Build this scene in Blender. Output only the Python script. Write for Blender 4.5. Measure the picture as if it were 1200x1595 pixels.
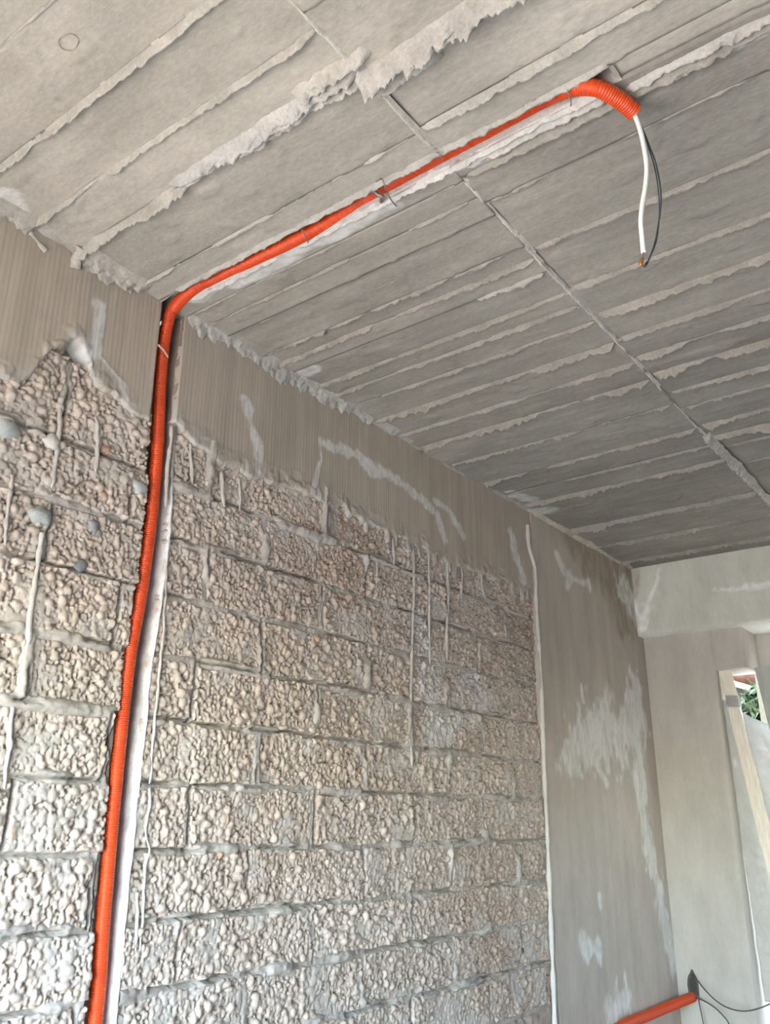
import bpy, math, random
import numpy as np
from mathutils import Matrix, Vector

# ------------------------------------------------------------------ clear
for o in list(bpy.data.objects):
    bpy.data.objects.remove(o, do_unlink=True)
scene = bpy.context.scene
col = scene.collection
rnd = random.Random(7)

# ------------------------------------------------------------------ camera
ZC = 1.40                       # eye height above the floor
F_PX = 1342.03
YAW, PITCH, ROLL = [math.radians(a) for a in (37.074, 19.731, 0.173)]
_fw = np.array([math.cos(YAW)*math.cos(PITCH), math.sin(YAW)*math.cos(PITCH), math.sin(PITCH)])
_r = np.cross(_fw, [0, 0, 1]); _r /= np.linalg.norm(_r)
_u = np.cross(_r, _fw)
_R = math.cos(ROLL)*_r + math.sin(ROLL)*_u
_U = -math.sin(ROLL)*_r + math.cos(ROLL)*_u
EYE = np.array([0.0, 0.0, ZC])
cam_data = bpy.data.cameras.new('camera')
cam_data.sensor_fit = 'HORIZONTAL'
cam_data.sensor_width = 36.0
cam_data.lens = F_PX/1200*36.0
cam_data.clip_start = 0.02
cam = bpy.data.objects.new('camera', cam_data)
col.objects.link(cam)
m = Matrix.Identity(4)
for i in range(3):
    m[i][0] = _R[i]; m[i][1] = _U[i]; m[i][2] = -_fw[i]; m[i][3] = EYE[i]
cam.matrix_world = m
scene.camera = cam

# ------------------------------------------------------------------ world, sun, exposure
world = bpy.data.worlds.new('sky')
scene.world = world
world.use_nodes = True
wn = world.node_tree
bg = wn.nodes['Background']
sky = wn.nodes.new('ShaderNodeTexSky')
sky.sky_type = 'NISHITA'
sky.sun_disc = False
sky.sun_elevation = math.radians(50)
sky.sun_rotation = 0.0
sky.air_density = 1.0
sky.dust_density = 0.85
wn.links.new(sky.outputs[0], bg.inputs[0])
bg.inputs[1].default_value = 1.65
sun_d = bpy.data.lights.new('sun', 'SUN')
sun_d.energy = 6.0
sun_d.angle = math.radians(0.6)
sun_d.color = (1.0, 0.95, 0.87)
sun = bpy.data.objects.new('sun', sun_d)
col.objects.link(sun)
# travels mostly along Y (parallel to the open side), so it lights the yard, not the room
sun.rotation_euler = Vector((0.10, -0.62, -0.78)).to_track_quat('-Z', 'Y').to_euler()
scene.view_settings.view_transform = 'Standard'
scene.view_settings.look = 'None'
scene.view_settings.gamma = 1.0
scene.view_settings.use_curve_mapping = False
scene.view_settings.exposure = 2.2

# ------------------------------------------------------------------ main planes of the place (metres)
YW = 1.874            # face of the left (block) wall; the room lies at smaller Y
HC = ZC + 1.46        # underside of the ceiling
XCOL = 3.665          # block wall ends, column face begins
XBEAM = 4.97          # face of the beam over the far wall
XFAR = 5.06           # plastered far wall
XOPEN = -0.45          # open side of the shell, behind and left of the photographer
YRIGHT = -2.6
SEAM = 0.868          # where two fields of shuttering boards meet on the ceiling


def ray(x, y):
    return (x-600)/F_PX*_R - (y-797.5)/F_PX*_U + _fw


def on_wall(x, y, d=0.0):                # measured point on the left wall (d = proud of it)
    r_ = ray(x, y); return EYE + r_*(YW-d)/r_[1]


def on_ceil(x, y, d=0.0):                # measured point on the ceiling (d = below it)
    r_ = ray(x, y); return EYE + r_*(HC-ZC-d)/r_[2]


def on_far(x, y, X=XFAR):
    r_ = ray(x, y); return EYE + r_*X/r_[0]


# ------------------------------------------------------------------ noise in numpy
def hash2(ix, iy, s=0):
    h = (ix.astype(np.int64)*374761393 + iy.astype(np.int64)*668265263 + s*974634777) & 0xffffffff
    h = ((h ^ (h >> 13))*1274126177) & 0xffffffff
    h = ((h ^ (h >> 16))*2246822519) & 0xffffffff
    h = h ^ (h >> 15)
    return (h & 0xffffff)/float(0x1000000)


def vnoise(x, y, s=0):
    x = np.asarray(x, float); y = np.asarray(y, float)
    ix = np.floor(x); iy = np.floor(y)
    fx = x-ix; fy = y-iy
    fx = fx*fx*(3-2*fx); fy = fy*fy*(3-2*fy)
    a = hash2(ix, iy, s); b = hash2(ix+1, iy, s); c = hash2(ix, iy+1, s); d = hash2(ix+1, iy+1, s)
    return (a*(1-fx)+b*fx)*(1-fy) + (c*(1-fx)+d*fx)*fy


def fbm(x, y, s=0, o=4):
    t = 0; a = 0.5; n = 0
    for k in range(o):
        t = t + a*vnoise(x*2**k, y*2**k, s+k*17); n += a; a *= 0.5
    return t/n                            # 0..1


def sstep(a, b, x):
    t = np.clip((x-a)/(b-a), 0, 1); return t*t*(3-2*t)


def nodules(x, z, cell, seed, keep=1.0, rmin=0.42, rmax=0.78):
    """union of little balls: height in metres and the id noise of the winning ball"""
    gx = np.floor(x/cell); gz = np.floor(z/cell)
    best = np.full(x.shape, -1.0); idn = np.zeros(x.shape)
    for i in (-1, 0, 1):
        for j in (-1, 0, 1):
            cx = gx+i; cz = gz+j
            px = (cx + 0.5 + 0.85*(hash2(cx, cz, seed)-0.5))*cell
            pz = (cz + 0.5 + 0.85*(hash2(cx, cz, seed+1)-0.5))*cell
            r = cell*(rmin+(rmax-rmin)*hash2(cx, cz, seed+2)**1.6)
            r = np.where(hash2(cx, cz, seed+4) < keep, r, cell*0.05)
            sq = 0.8+0.45*hash2(cx, cz, seed+5)
            d2 = ((x-px)/sq)**2 + ((z-pz)*sq)**2
            h = np.sqrt(np.clip(r*r-d2, 0, None))*0.95 + r*0.25*hash2(cx, cz, seed+6)
            h = np.where(d2 < r*r, h, -1.0)
            w = h > best
            best = np.where(w, h, best); idn = np.where(w, hash2(cx, cz, seed+3), idn)
    return best, idn


# ------------------------------------------------------------------ materials
def new_mat(name):
    mt = bpy.data.materials.new(name); mt.use_nodes = True
    nt = mt.node_tree; p = nt.nodes['Principled BSDF']
    return mt, nt, p


def mat_attr(name, rough=0.95, grain=60, amount=0.35, bump=0.25, bdist=0.004, stretch=(1, 1, 1), var=0.25):
    """concrete: colour from the mesh's own 'Col' attribute, fine grain and relief from noise"""
    mt, nt, p = new_mat(name)
    N = nt.nodes; L = nt.links
    at = N.new('ShaderNodeAttribute'); at.attribute_name = 'Col'
    tc = N.new('ShaderNodeTexCoord'); mp = N.new('ShaderNodeMapping')
    mp.inputs['Scale'].default_value = stretch
    L.new(tc.outputs['Object'], mp.inputs[0])
    nz = N.new('ShaderNodeTexNoise'); nz.inputs['Scale'].default_value = grain
    nz.inputs['Detail'].default_value = 6; nz.inputs['Roughness'].default_value = 0.65
    L.new(mp.outputs[0], nz.inputs['Vector'])
    n2 = N.new('ShaderNodeTexNoise'); n2.inputs['Scale'].default_value = grain*0.12
    n2.inputs['Detail'].default_value = 5
    L.new(mp.outputs[0], n2.inputs['Vector'])
    r1 = N.new('ShaderNodeMapRange'); r1.inputs[1].default_value = 0.3; r1.inputs[2].default_value = 0.7
    r1.inputs[3].default_value = 1-amount; r1.inputs[4].default_value = 1+amount
    L.new(nz.outputs[0], r1.inputs[0])
    r2 = N.new('ShaderNodeMapRange'); r2.inputs[1].default_value = 0.3; r2.inputs[2].default_value = 0.7
    r2.inputs[3].default_value = 1-var; r2.inputs[4].default_value = 1+var
    L.new(n2.outputs[0], r2.inputs[0])
    mu = N.new('ShaderNodeMath'); mu.operation = 'MULTIPLY'
    L.new(r1.outputs[0], mu.inputs[0]); L.new(r2.outputs[0], mu.inputs[1])
    vm = N.new('ShaderNodeVectorMath'); vm.operation = 'SCALE'
    L.new(at.outputs['Color'], vm.inputs[0]); L.new(mu.outputs[0], vm.inputs['Scale'])
    L.new(vm.outputs[0], p.inputs['Base Color'])
    p.inputs['Roughness'].default_value = rough
    p.inputs['Specular IOR Level'].default_value = 0.2
    b = N.new('ShaderNodeBump'); b.inputs['Strength'].default_value = bump
    b.inputs['Distance'].default_value = bdist
    L.new(nz.outputs[0], b.inputs['Height']); L.new(b.outputs[0], p.inputs['Normal'])
    return mt


def mat_plain(name, c, rough=0.6, grain=40, amount=0.12, bump=0.1, stretch=(1, 1, 1), metal=0.0, spec=0.4):
    mt, nt, p = new_mat(name)
    N = nt.nodes; L = nt.links
    tc = N.new('ShaderNodeTexCoord'); mp = N.new('ShaderNodeMapping'); mp.inputs['Scale'].default_value = stretch
    L.new(tc.outputs['Object'], mp.inputs[0])
    nz = N.new('ShaderNodeTexNoise'); nz.inputs['Scale'].default_value = grain; nz.inputs['Detail'].default_value = 5
    L.new(mp.outputs[0], nz.inputs['Vector'])
    cr = N.new('ShaderNodeValToRGB')
    cr.color_ramp.elements[0].position = 0.3; cr.color_ramp.elements[1].position = 0.7
    cr.color_ramp.elements[0].color = tuple(x*(1-amount) for x in c)+(1,)
    cr.color_ramp.elements[1].color = tuple(min(1, x*(1+amount)) for x in c)+(1,)
    L.new(nz.outputs[0], cr.inputs[0]); L.new(cr.outputs[0], p.inputs['Base Color'])
    p.inputs['Roughness'].default_value = rough; p.inputs['Metallic'].default_value = metal
    p.inputs['Specular IOR Level'].default_value = spec
    b = N.new('ShaderNodeBump'); b.inputs['Strength'].default_value = bump; b.inputs['Distance'].default_value = 0.003
    L.new(nz.outputs[0], b.inputs['Height']); L.new(b.outputs[0], p.inputs['Normal'])
    return mt


M = {}
M['block'] = mat_attr('aggregate_block', grain=170, amount=0.14, bump=0.35, bdist=0.002, var=0.08)
M['mortar'] = mat_attr('mortar', grain=110, amount=0.12, bump=0.5, bdist=0.003, var=0.12)
M['beam'] = mat_attr('board_marked_concrete', grain=30, amount=0.07, bump=0.3, bdist=0.002, stretch=(4.0, 4.0, 0.3), var=0.10)
M['smooth'] = mat_attr('trowelled_concrete', grain=45, amount=0.05, bump=0.10, bdist=0.002, stretch=(1.5, 1.5, 0.6), var=0.09)
M['ceil'] = mat_attr('shuttered_concrete', grain=80, amount=0.12, bump=0.5, bdist=0.0025, stretch=(1.5, 0.7, 1), var=0.10)
M['fin'] = mat_attr('concrete_fin', grain=120, amount=0.15, bump=0.6, bdist=0.003, var=0.12)
M['orange'] = mat_plain('orange_plastic', (0.62, 0.060, 0.007), rough=0.38, grain=30, amount=0.08, bump=0.02, spec=0.5)
M['white_pvc'] = mat_plain('white_pvc', (0.82, 0.82, 0.80), rough=0.35, amount=0.03, bump=0.02, spec=0.5)
M['dark_pvc'] = mat_plain('dark_pvc', (0.05, 0.062, 0.07), rough=0.4, amount=0.1, bump=0.02, spec=0.5)
M['grey_pvc'] = mat_plain('grey_pvc', (0.06, 0.06, 0.06), rough=0.5, amount=0.1, bump=0.02)
M['copper'] = mat_plain('copper', (0.85, 0.36, 0.12), rough=0.3, metal=1.0, amount=0.1)
M['steel'] = mat_plain('tie_steel', (0.30, 0.27, 0.24), rough=0.5, metal=0.7, amount=0.25)
M['wood'] = mat_plain('sawn_pine', (0.86, 0.79, 0.67), rough=0.75, grain=22, amount=0.12, bump=0.15, stretch=(6, 6, 0.5))
M['greywood'] = mat_plain('grey_board', (0.50, 0.50, 0.46), rough=0.8, grain=18, amount=0.12, bump=0.15, stretch=(5, 5, 0.5))
M['splinter'] = mat_plain('splinter_wood', (0.55, 0.40, 0.30), rough=0.8, grain=60, amount=0.2)
M['leaf'] = mat_plain('leaf_green', (0.016, 0.024, 0.009), rough=0.8, grain=30, amount=0.4, spec=0.1)
M['bark'] = mat_plain('bark', (0.12, 0.08, 0.05), rough=0.9, grain=30, amount=0.3)
M['roof'] = mat_plain('brown_roof', (0.045, 0.020, 0.012), rough=0.95, grain=14, amount=0.3, spec=0.05)
M['fascia'] = mat_plain('cream_fascia', (0.26, 0.21, 0.155), rough=0.8, amount=0.06)
M['housewall'] = mat_plain('house_wall', (0.03, 0.03, 0.02), rough=0.9, amount=0.15, spec=0.1)
M['ground'] = mat_plain('dry_ground', (0.44, 0.36, 0.26), rough=0.95, grain=3, amount=0.15)
M['floor'] = mat_plain('floor_screed', (0.24, 0.22, 0.20), rough=0.95, grain=4, amount=0.15)
M['rough'] = mat_plain('plain_render', (0.42, 0.39, 0.35), rough=0.95, grain=12, amount=0.12, bump=0.2)

mt, nt, p = new_mat('plastic_film')
tr = nt.nodes.new('ShaderNodeBsdfTransparent'); tl = nt.nodes.new('ShaderNodeBsdfTranslucent')
mx = nt.nodes.new('ShaderNodeMixShader'); mx2 = nt.nodes.new('ShaderNodeMixShader')
nz = nt.nodes.new('ShaderNodeTexNoise'); nz.inputs['Scale'].default_value = 9
mr = nt.nodes.new('ShaderNodeMapRange'); mr.inputs[3].default_value = 0.75; mr.inputs[4].default_value = 1.0
nt.links.new(nz.outputs[0], mr.inputs[0])
p.inputs['Base Color'].default_value = (0.62, 0.60, 0.55, 1); p.inputs['Roughness'].default_value = 0.3
tl.inputs[0].default_value = (0.5, 0.48, 0.42, 1)
mx.inputs[0].default_value = 0.35
nt.links.new(p.outputs[0], mx.inputs[1]); nt.links.new(tl.outputs[0], mx.inputs[2])
nt.links.new(mr.outputs[0], mx2.inputs[0])
nt.links.new(tr.outputs[0], mx2.inputs[1]); nt.links.new(mx.outputs[0], mx2.inputs[2])
nt.links.new(mx2.outputs[0], nt.nodes['Material Output'].inputs[0])
M['film'] = mt


# ------------------------------------------------------------------ object helpers
def link(name, me, mat, parent=None):
    if mat: me.materials.append(mat)
    o = bpy.data.objects.new(name, me); col.objects.link(o)
    if parent is not None:
        o.parent = parent
        o.matrix_parent_inverse = parent.matrix_basis.inverted()
    return o


def tag(o, label=None, cat=None, group=None, kind=None):
    if label: o['label'] = label
    if cat: o['category'] = cat
    if group: o['group'] = group
    if kind: o['kind'] = kind
    return o


def quads_mesh(name, co, quads, colr=None, smooth=True):
    me = bpy.data.meshes.new(name)
    co = np.asarray(co, np.float32).reshape(-1, 3); quads = np.asarray(quads, np.int32).reshape(-1, 4)
    me.vertices.add(len(co)); me.vertices.foreach_set('co', co.ravel())
    nq = len(quads)
    me.loops.add(nq*4); me.loops.foreach_set('vertex_index', quads.ravel())
    me.polygons.add(nq)
    me.polygons.foreach_set('loop_start', np.arange(0, nq*4, 4, dtype=np.int32))
    me.polygons.foreach_set('loop_total', np.full(nq, 4, np.int32))
    if smooth: me.polygons.foreach_set('use_smooth', np.ones(nq, bool))
    if colr is not None:
        a = me.color_attributes.new('Col', 'FLOAT_COLOR', 'POINT')
        cc = np.ones((len(co), 4), np.float32); cc[:, :3] = np.asarray(colr, np.float32).reshape(-1, 3)
        a.data.foreach_set('color', cc.ravel())
    me.update(calc_edges=True); me.validate()
    return me


def grid_mesh(name, X, Y, Z, C=None, keep=None, flip=False):
    n, k = X.shape
    idx = np.arange(n*k).reshape(n, k)
    q = np.stack([idx[:-1, :-1], idx[1:, :-1], idx[1:, 1:], idx[:-1, 1:]], -1)
    if keep is not None:
        kk = keep[:-1, :-1] | keep[1:, :-1] | keep[1:, 1:] | keep[:-1, 1:]
        q = q[kk]
    q = q.reshape(-1, 4)
    if flip: q = q[:, ::-1]
    co = np.stack([X, Y, Z], -1).reshape(-1, 3)
    cc = None if C is None else C.reshape(-1, 3)
    if keep is not None:
        used = np.unique(q); mp_ = np.full(len(co), -1); mp_[used] = np.arange(len(used))
        q = mp_[q]; co = co[used]; cc = None if cc is None else cc[used]
    return quads_mesh(name, co, q, cc)


def box_mesh(name, x0, x1, y0, y1, z0, z1):
    v = [(x, y, z) for x in (x0, x1) for y in (y0, y1) for z in (z0, z1)]
    q = [(0, 1, 3, 2), (4, 6, 7, 5), (0, 4, 5, 1), (2, 3, 7, 6), (0, 2, 6, 4), (1, 5, 7, 3)]
    return quads_mesh(name, v, q, None, smooth=False)


def catmull(pts, n=16):
    P = [np.array(p_, float) for p_ in pts]
    P = [2*P[0]-P[1]] + P + [2*P[-1]-P[-2]]
    out = []
    for i in range(1, len(P)-2):
        for k in range(n):
            t = k/n
            out.append(0.5*((2*P[i]) + (-P[i-1]+P[i+1])*t + (2*P[i-1]-5*P[i]+4*P[i+1]-P[i+2])*t*t
                            + (-P[i-1]+3*P[i]-3*P[i+1]+P[i+2])*t**3))
    out.append(P[-2])
    return np.array(out)


def resample(path, step):
    d = np.r_[0, np.cumsum(np.linalg.norm(np.diff(path, axis=0), axis=1))]
    n = max(2, int(d[-1]/step)+1)
    s = np.linspace(0, d[-1], n)
    return np.stack([np.interp(s, d, path[:, k]) for k in range(3)], -1), s


def sweep(name, path, rad, sides=10, cap=True, colr=None):
    """tube along path with radius per sample"""
    path = np.asarray(path, float); n = len(path)
    t = np.gradient(path, axis=0); t /= np.linalg.norm(t, axis=1)[:, None]
    up = np.array([0.31, -0.9, 0.27]); N_ = np.cross(t[0], up); N_ /= np.linalg.norm(N_)
    rad = np.broadcast_to(np.asarray(rad, float), (n,))
    ang = np.arange(sides)/sides*2*math.pi
    co = np.zeros((n, sides, 3))
    for i in range(n):
        N_ = N_ - t[i]*np.dot(N_, t[i]); N_ /= np.linalg.norm(N_)
        B_ = np.cross(t[i], N_)
        co[i] = path[i] + rad[i]*(np.cos(ang)[:, None]*N_ + np.sin(ang)[:, None]*B_)
    q = []
    idx = np.arange(n*sides).reshape(n, sides); nx = np.roll(idx, -1, axis=1)
    q = np.stack([idx[:-1], nx[:-1], nx[1:], idx[1:]], -1).reshape(-1, 4)
    co = co.reshape(-1, 3)
    if cap:
        co = np.vstack([co, path[0], path[-1]])
        a = n*sides; b = a+1
        c1 = [(a, idx[0][(k+1) % sides], idx[0][k], a) for k in range(sides)]
        c2 = [(b, idx[-1][k], idx[-1][(k+1) % sides], b) for k in range(sides)]
        me = bpy.data.meshes.new(name)
        faces = [tuple(f) for f in q.tolist()] + [f[:3] for f in c1] + [f[:3] for f in c2]
        me.from_pydata(co.tolist(), [], faces)
        me.polygons.foreach_set('use_smooth', np.ones(len(faces), bool))
        if colr is not None:
            a_ = me.color_attributes.new('Col', 'FLOAT_COLOR', 'POINT')
            cc = np.ones((len(co), 4), np.float32); cc[:, :3] = colr
            a_.data.foreach_set('color', cc.ravel())
        me.update()
        return me
    cc = None if colr is None else np.broadcast_to(np.asarray(colr, float), (len(co), 3))
    return quads_mesh(name, co, q, cc)


def seg_dist(px, pz, poly):
    """distance from points to a polyline in the same plane"""
    best = np.full(px.shape, 9.0)
    for (ax, az), (bx, bz) in zip(poly[:-1], poly[1:]):
        dx, dz = bx-ax, bz-az; L2 = dx*dx+dz*dz+1e-12
        t = np.clip(((px-ax)*dx+(pz-az)*dz)/L2, 0, 1)
        best = np.minimum(best, np.hypot(px-ax-t*dx, pz-az-t*dz))
    return best


def patch(px, pz, poly, w, seed, rag=0.6, freq=35):
    """0..1 mask of a ragged salt bloom along a polyline, w = half width"""
    d = seg_dist(px, pz, poly)
    n = fbm(px*freq*1.2, pz*freq*0.7, seed, 5)
    n2 = fbm(px*freq*4, pz*freq*1.3, seed+40, 3)
    return sstep(1.25, 0.55, d/w + rag*(n-0.5)*2.8)*(0.55+0.45*sstep(0.3, 0.6, n2))


def wp(*pts):                       # photo points -> (x, z) on the left wall
    return [(float(on_wall(*p_)[0]), float(on_wall(*p_)[2])) for p_ in pts]


def fp(X, *pts):                    # photo points -> (y, z) on a plane facing the far end
    return [(float(on_far(p_[0], p_[1], X)[1]), float(on_far(p_[0], p_[1], X)[2])) for p_ in pts]


def cp(*pts):                       # photo points -> (x, y) on the ceiling
    return [(float(on_ceil(*p_)[0]), float(on_ceil(*p_)[1])) for p_ in pts]


def mix(a, b, t):
    return a*(1-t[..., None]) + np.asarray(b)*t[..., None]


# =================================================================== FLOOR, OUTER SHELL
g = link('ground', box_mesh('ground', -30, 30, -30, 30, -0.35, -0.15), M['ground']); tag(g, kind='structure')
fl = link('floor', box_mesh('floor', XOPEN, XFAR+3.2, YRIGHT-0.2, YW+0.3, -0.15, 0.0), M['floor']); tag(fl, kind='structure')
RX0, RX1, RZ0, RZ1 = 4.2, 4.65, 1.2, 1.95          # window added in the right-hand wall, outside the picture, to brighten the far end
wr = bpy.data.objects.new('wall_right', None); col.objects.link(wr); tag(wr, kind='structure')
for nm, bx in (('wall_panel', (XOPEN, RX0, 0, HC+0.09)), ('wall_panel', (RX1, XFAR+0.3, 0, HC+0.09)), ('sill_panel', (RX0, RX1, 0, RZ0)), ('lintel_panel', (RX0, RX1, RZ1, HC+0.09))):
    link(nm, box_mesh(nm, bx[0], bx[1], YRIGHT-0.2, YRIGHT, bx[2], bx[3]), M['rough'], wr)
wb = link('wall_back', box_mesh('wall_back', XOPEN-0.2, XOPEN, YRIGHT-0.2, 0.0, 0, HC+0.06), M['rough']); tag(wb, kind='structure')  # unseen; reaches far across to narrow the opening and steepen the light's falloff
lb = link('header_beam', box_mesh('header_beam', XOPEN-0.2, XOPEN, 0.0, YW+0.3, 1.98, HC+0.06), M['rough'], wb)  # unseen; hung low to keep sky light off the upper wall

# =================================================================== LEFT WALL
CHX0, CHX1 = 1.366, 1.452       # the cut channel for the conduit in the wall
rows_z = [ZC+v for v in (1.16, 0.918, 0.755, 0.590, 0.420, 0.252, 0.090, -0.076, -0.238, -0.392, -0.552, -0.715, -0.88, -1.045, -1.21, -1.40)]
even = [0.305, 0.83, 1.345, 1.868, 2.378, 2.895, 3.41]
odd = [0.05, 0.575, 1.10, 1.620, 2.138, 2.650, 3.155]
X_START = XOPEN


def ch_off(z):                  # the channel wanders a little
    return 0.022*np.exp(-((z-ZC-0.75)/0.33)**2)


row_j = [None]*(len(rows_z)-1)
# measured alternation: row .755-.918 -> even-ish, row .59-.755 -> odd ...
for i in range(len(row_j)):
    base = even if i % 2 == 1 else odd
    j = list(base)
    while j[0]-0.515 > X_START+0.1: j.insert(0, j[0]-0.515)
    row_j[i] = [v+rnd.uniform(-0.012, 0.012) for v in j]

# lower edge of the ring beam, traced on the wall
zl_pts = wp((0, 590), (30, 600), (48, 585), (62, 562), (90, 540), (118, 530), (135, 560), (150, 598), (175, 608), (200, 640), (225, 655), (246, 665),
            (268, 645), (290, 680), (310, 700), (345, 722), (392, 742), (440, 752), (500, 778), (560, 808), (620, 838), (680, 868), (715, 880), (770, 900), (830, 925))
zl_x = np.array([a for a, b in zl_pts]); zl_z = np.array([b for a, b in zl_pts])


def beam_low(x):
    return np.interp(x, zl_x, zl_z)


wall = link('wall_left', box_mesh('wall_left', X_START, XFAR+0.3, YW+0.055, YW+0.30, 0, HC+0.09), M['rough'])
tag(wall, kind='structure')


def joint_dist(X, Z):
    dj = np.full(X.shape, 1.0); zs = Z[0, :]
    wob = 0.006*(fbm(X[:, :1]*6, X[:, :1]*0, 3, 2)-0.5)*2
    for z in rows_z: dj = np.minimum(dj, np.abs(Z-z-wob))
    for i in range(len(rows_z)-1):
        k0, k1 = np.searchsorted(zs, [rows_z[i+1], rows_z[i]])
        if k1 <= k0: continue
        for x in row_j[i]:
            dj[:, k0:k1] = np.minimum(dj[:, k0:k1], np.abs(X[:, k0:k1]-x))
    return dj


def crack(X, Z):
    """open hairline gaps left under the courses and beside the blocks, 0..1 (X, Z = regular grid)"""
    t = np.zeros(X.shape); xs = X[:, 0]; zs = Z[0, :]
    for i, z in enumerate(rows_z):
        k0, k1 = np.searchsorted(zs, [z-0.010, z+0.018])
        if k1 <= k0: continue
        wob = (z+0.004)+0.006*(fbm(xs*9, xs*0+i, 33, 3)-0.5)*2
        on = sstep(0.47, 0.55, fbm(xs*4.5+i*7.3, xs*0+i*3.1, 41, 3))
        c_ = sstep(0.0048, 0.0018, np.abs(Z[:, k0:k1]-wob[:, None]))*on[:, None]
        t[:, k0:k1] = np.maximum(t[:, k0:k1], c_)
    for i in range(len(rows_z)-1):
        k0, k1 = np.searchsorted(zs, [rows_z[i+1], rows_z[i]])
        if k1 <= k0: continue
        zz = zs[k0:k1]
        for x in row_j[i]:
            j0, j1 = np.searchsorted(xs, [x-0.02, x+0.026])
            if j1 <= j0: continue
            wob = x+0.004-0.010*(fbm(zz*14, zz*0+x*3, 35, 3)-0.5)*2
            on = sstep(0.44, 0.54, fbm(zz*8+x*5, zz*0+x*7, 43, 2))
            c_ = sstep(0.0050, 0.0018, np.abs(X[j0:j1, k0:k1]-wob[None, :]))*on[None, :]
            t[j0:j1, k0:k1] = np.maximum(t[j0:j1, k0:k1], c_)
    return t


# mortar bed: joints, smears over the block edges
def mortar_patch(x0, x1, z0, z1, step):
    xs = np.arange(x0, x1+step*0.5, step); zs = np.arange(z0, z1+step*0.5, step)
    X, Z = np.meshgrid(xs, zs, indexing='ij')
    dj = joint_dist(X, Z)
    sm = sstep(0.47, 0.66, fbm(X*7, Z*9, 21, 4))
    sm2 = sstep(0.40, 0.55, fbm(X*4.3, Z*5, 27, 3))
    h = -0.032 + 0.018*sstep(0.030, 0.008, dj) + 0.015*sm*sstep(0.042, 0.006, dj)
    h = h + 0.005*sm2*sstep(0.03, 0.006, dj)
    # slurry that ran down under the beam
    d_beam = beam_low(X)-Z
    left = sstep(1.34, 1.2, X)
    sl = sstep(0.44, 0.6, fbm(X*9, Z*7, 51, 4))*sstep(0.20, 0.02, d_beam)*(0.35+0.65*left)
    h = h + 0.020*sl
    nb, ni = nodules(X+0.004*(fbm(X*50, Z*50, 63, 2)-0.5), Z, 0.012, 65, keep=0.55)
    h = h + 0.45*np.maximum(nb, 0)*(1-0.8*sl)
    h = h + 0.007*(fbm(X*48, Z*48, 61, 4)-0.5) - 0.026*crack(X, Z)
    C = np.zeros(X.shape+(3,)); C[:] = (0.40, 0.362, 0.322)
    C = C*(0.85+0.3*fbm(X*8, Z*8, 71, 3))[..., None]
    keep = ((X < CHX0+ch_off(Z)-0.012) | (X > CHX1+ch_off(Z)+0.004)) & (Z < beam_low(X)+0.05)
    return grid_mesh('mortar', X, YW-h, Z, C, keep=keep)


link('mortar', mortar_patch(0.70, XCOL+0.02, ZC-0.62, ZC+1.14, 0.0062), M['mortar'], wall)
link('mortar', mortar_patch(X_START, XCOL+0.02, 0.0, ZC-0.62, 0.02), M['mortar'], wall)
link('mortar', mortar_patch(X_START, 0.70, ZC-0.62, ZC+1.14, 0.02), M['mortar'], wall)


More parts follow.
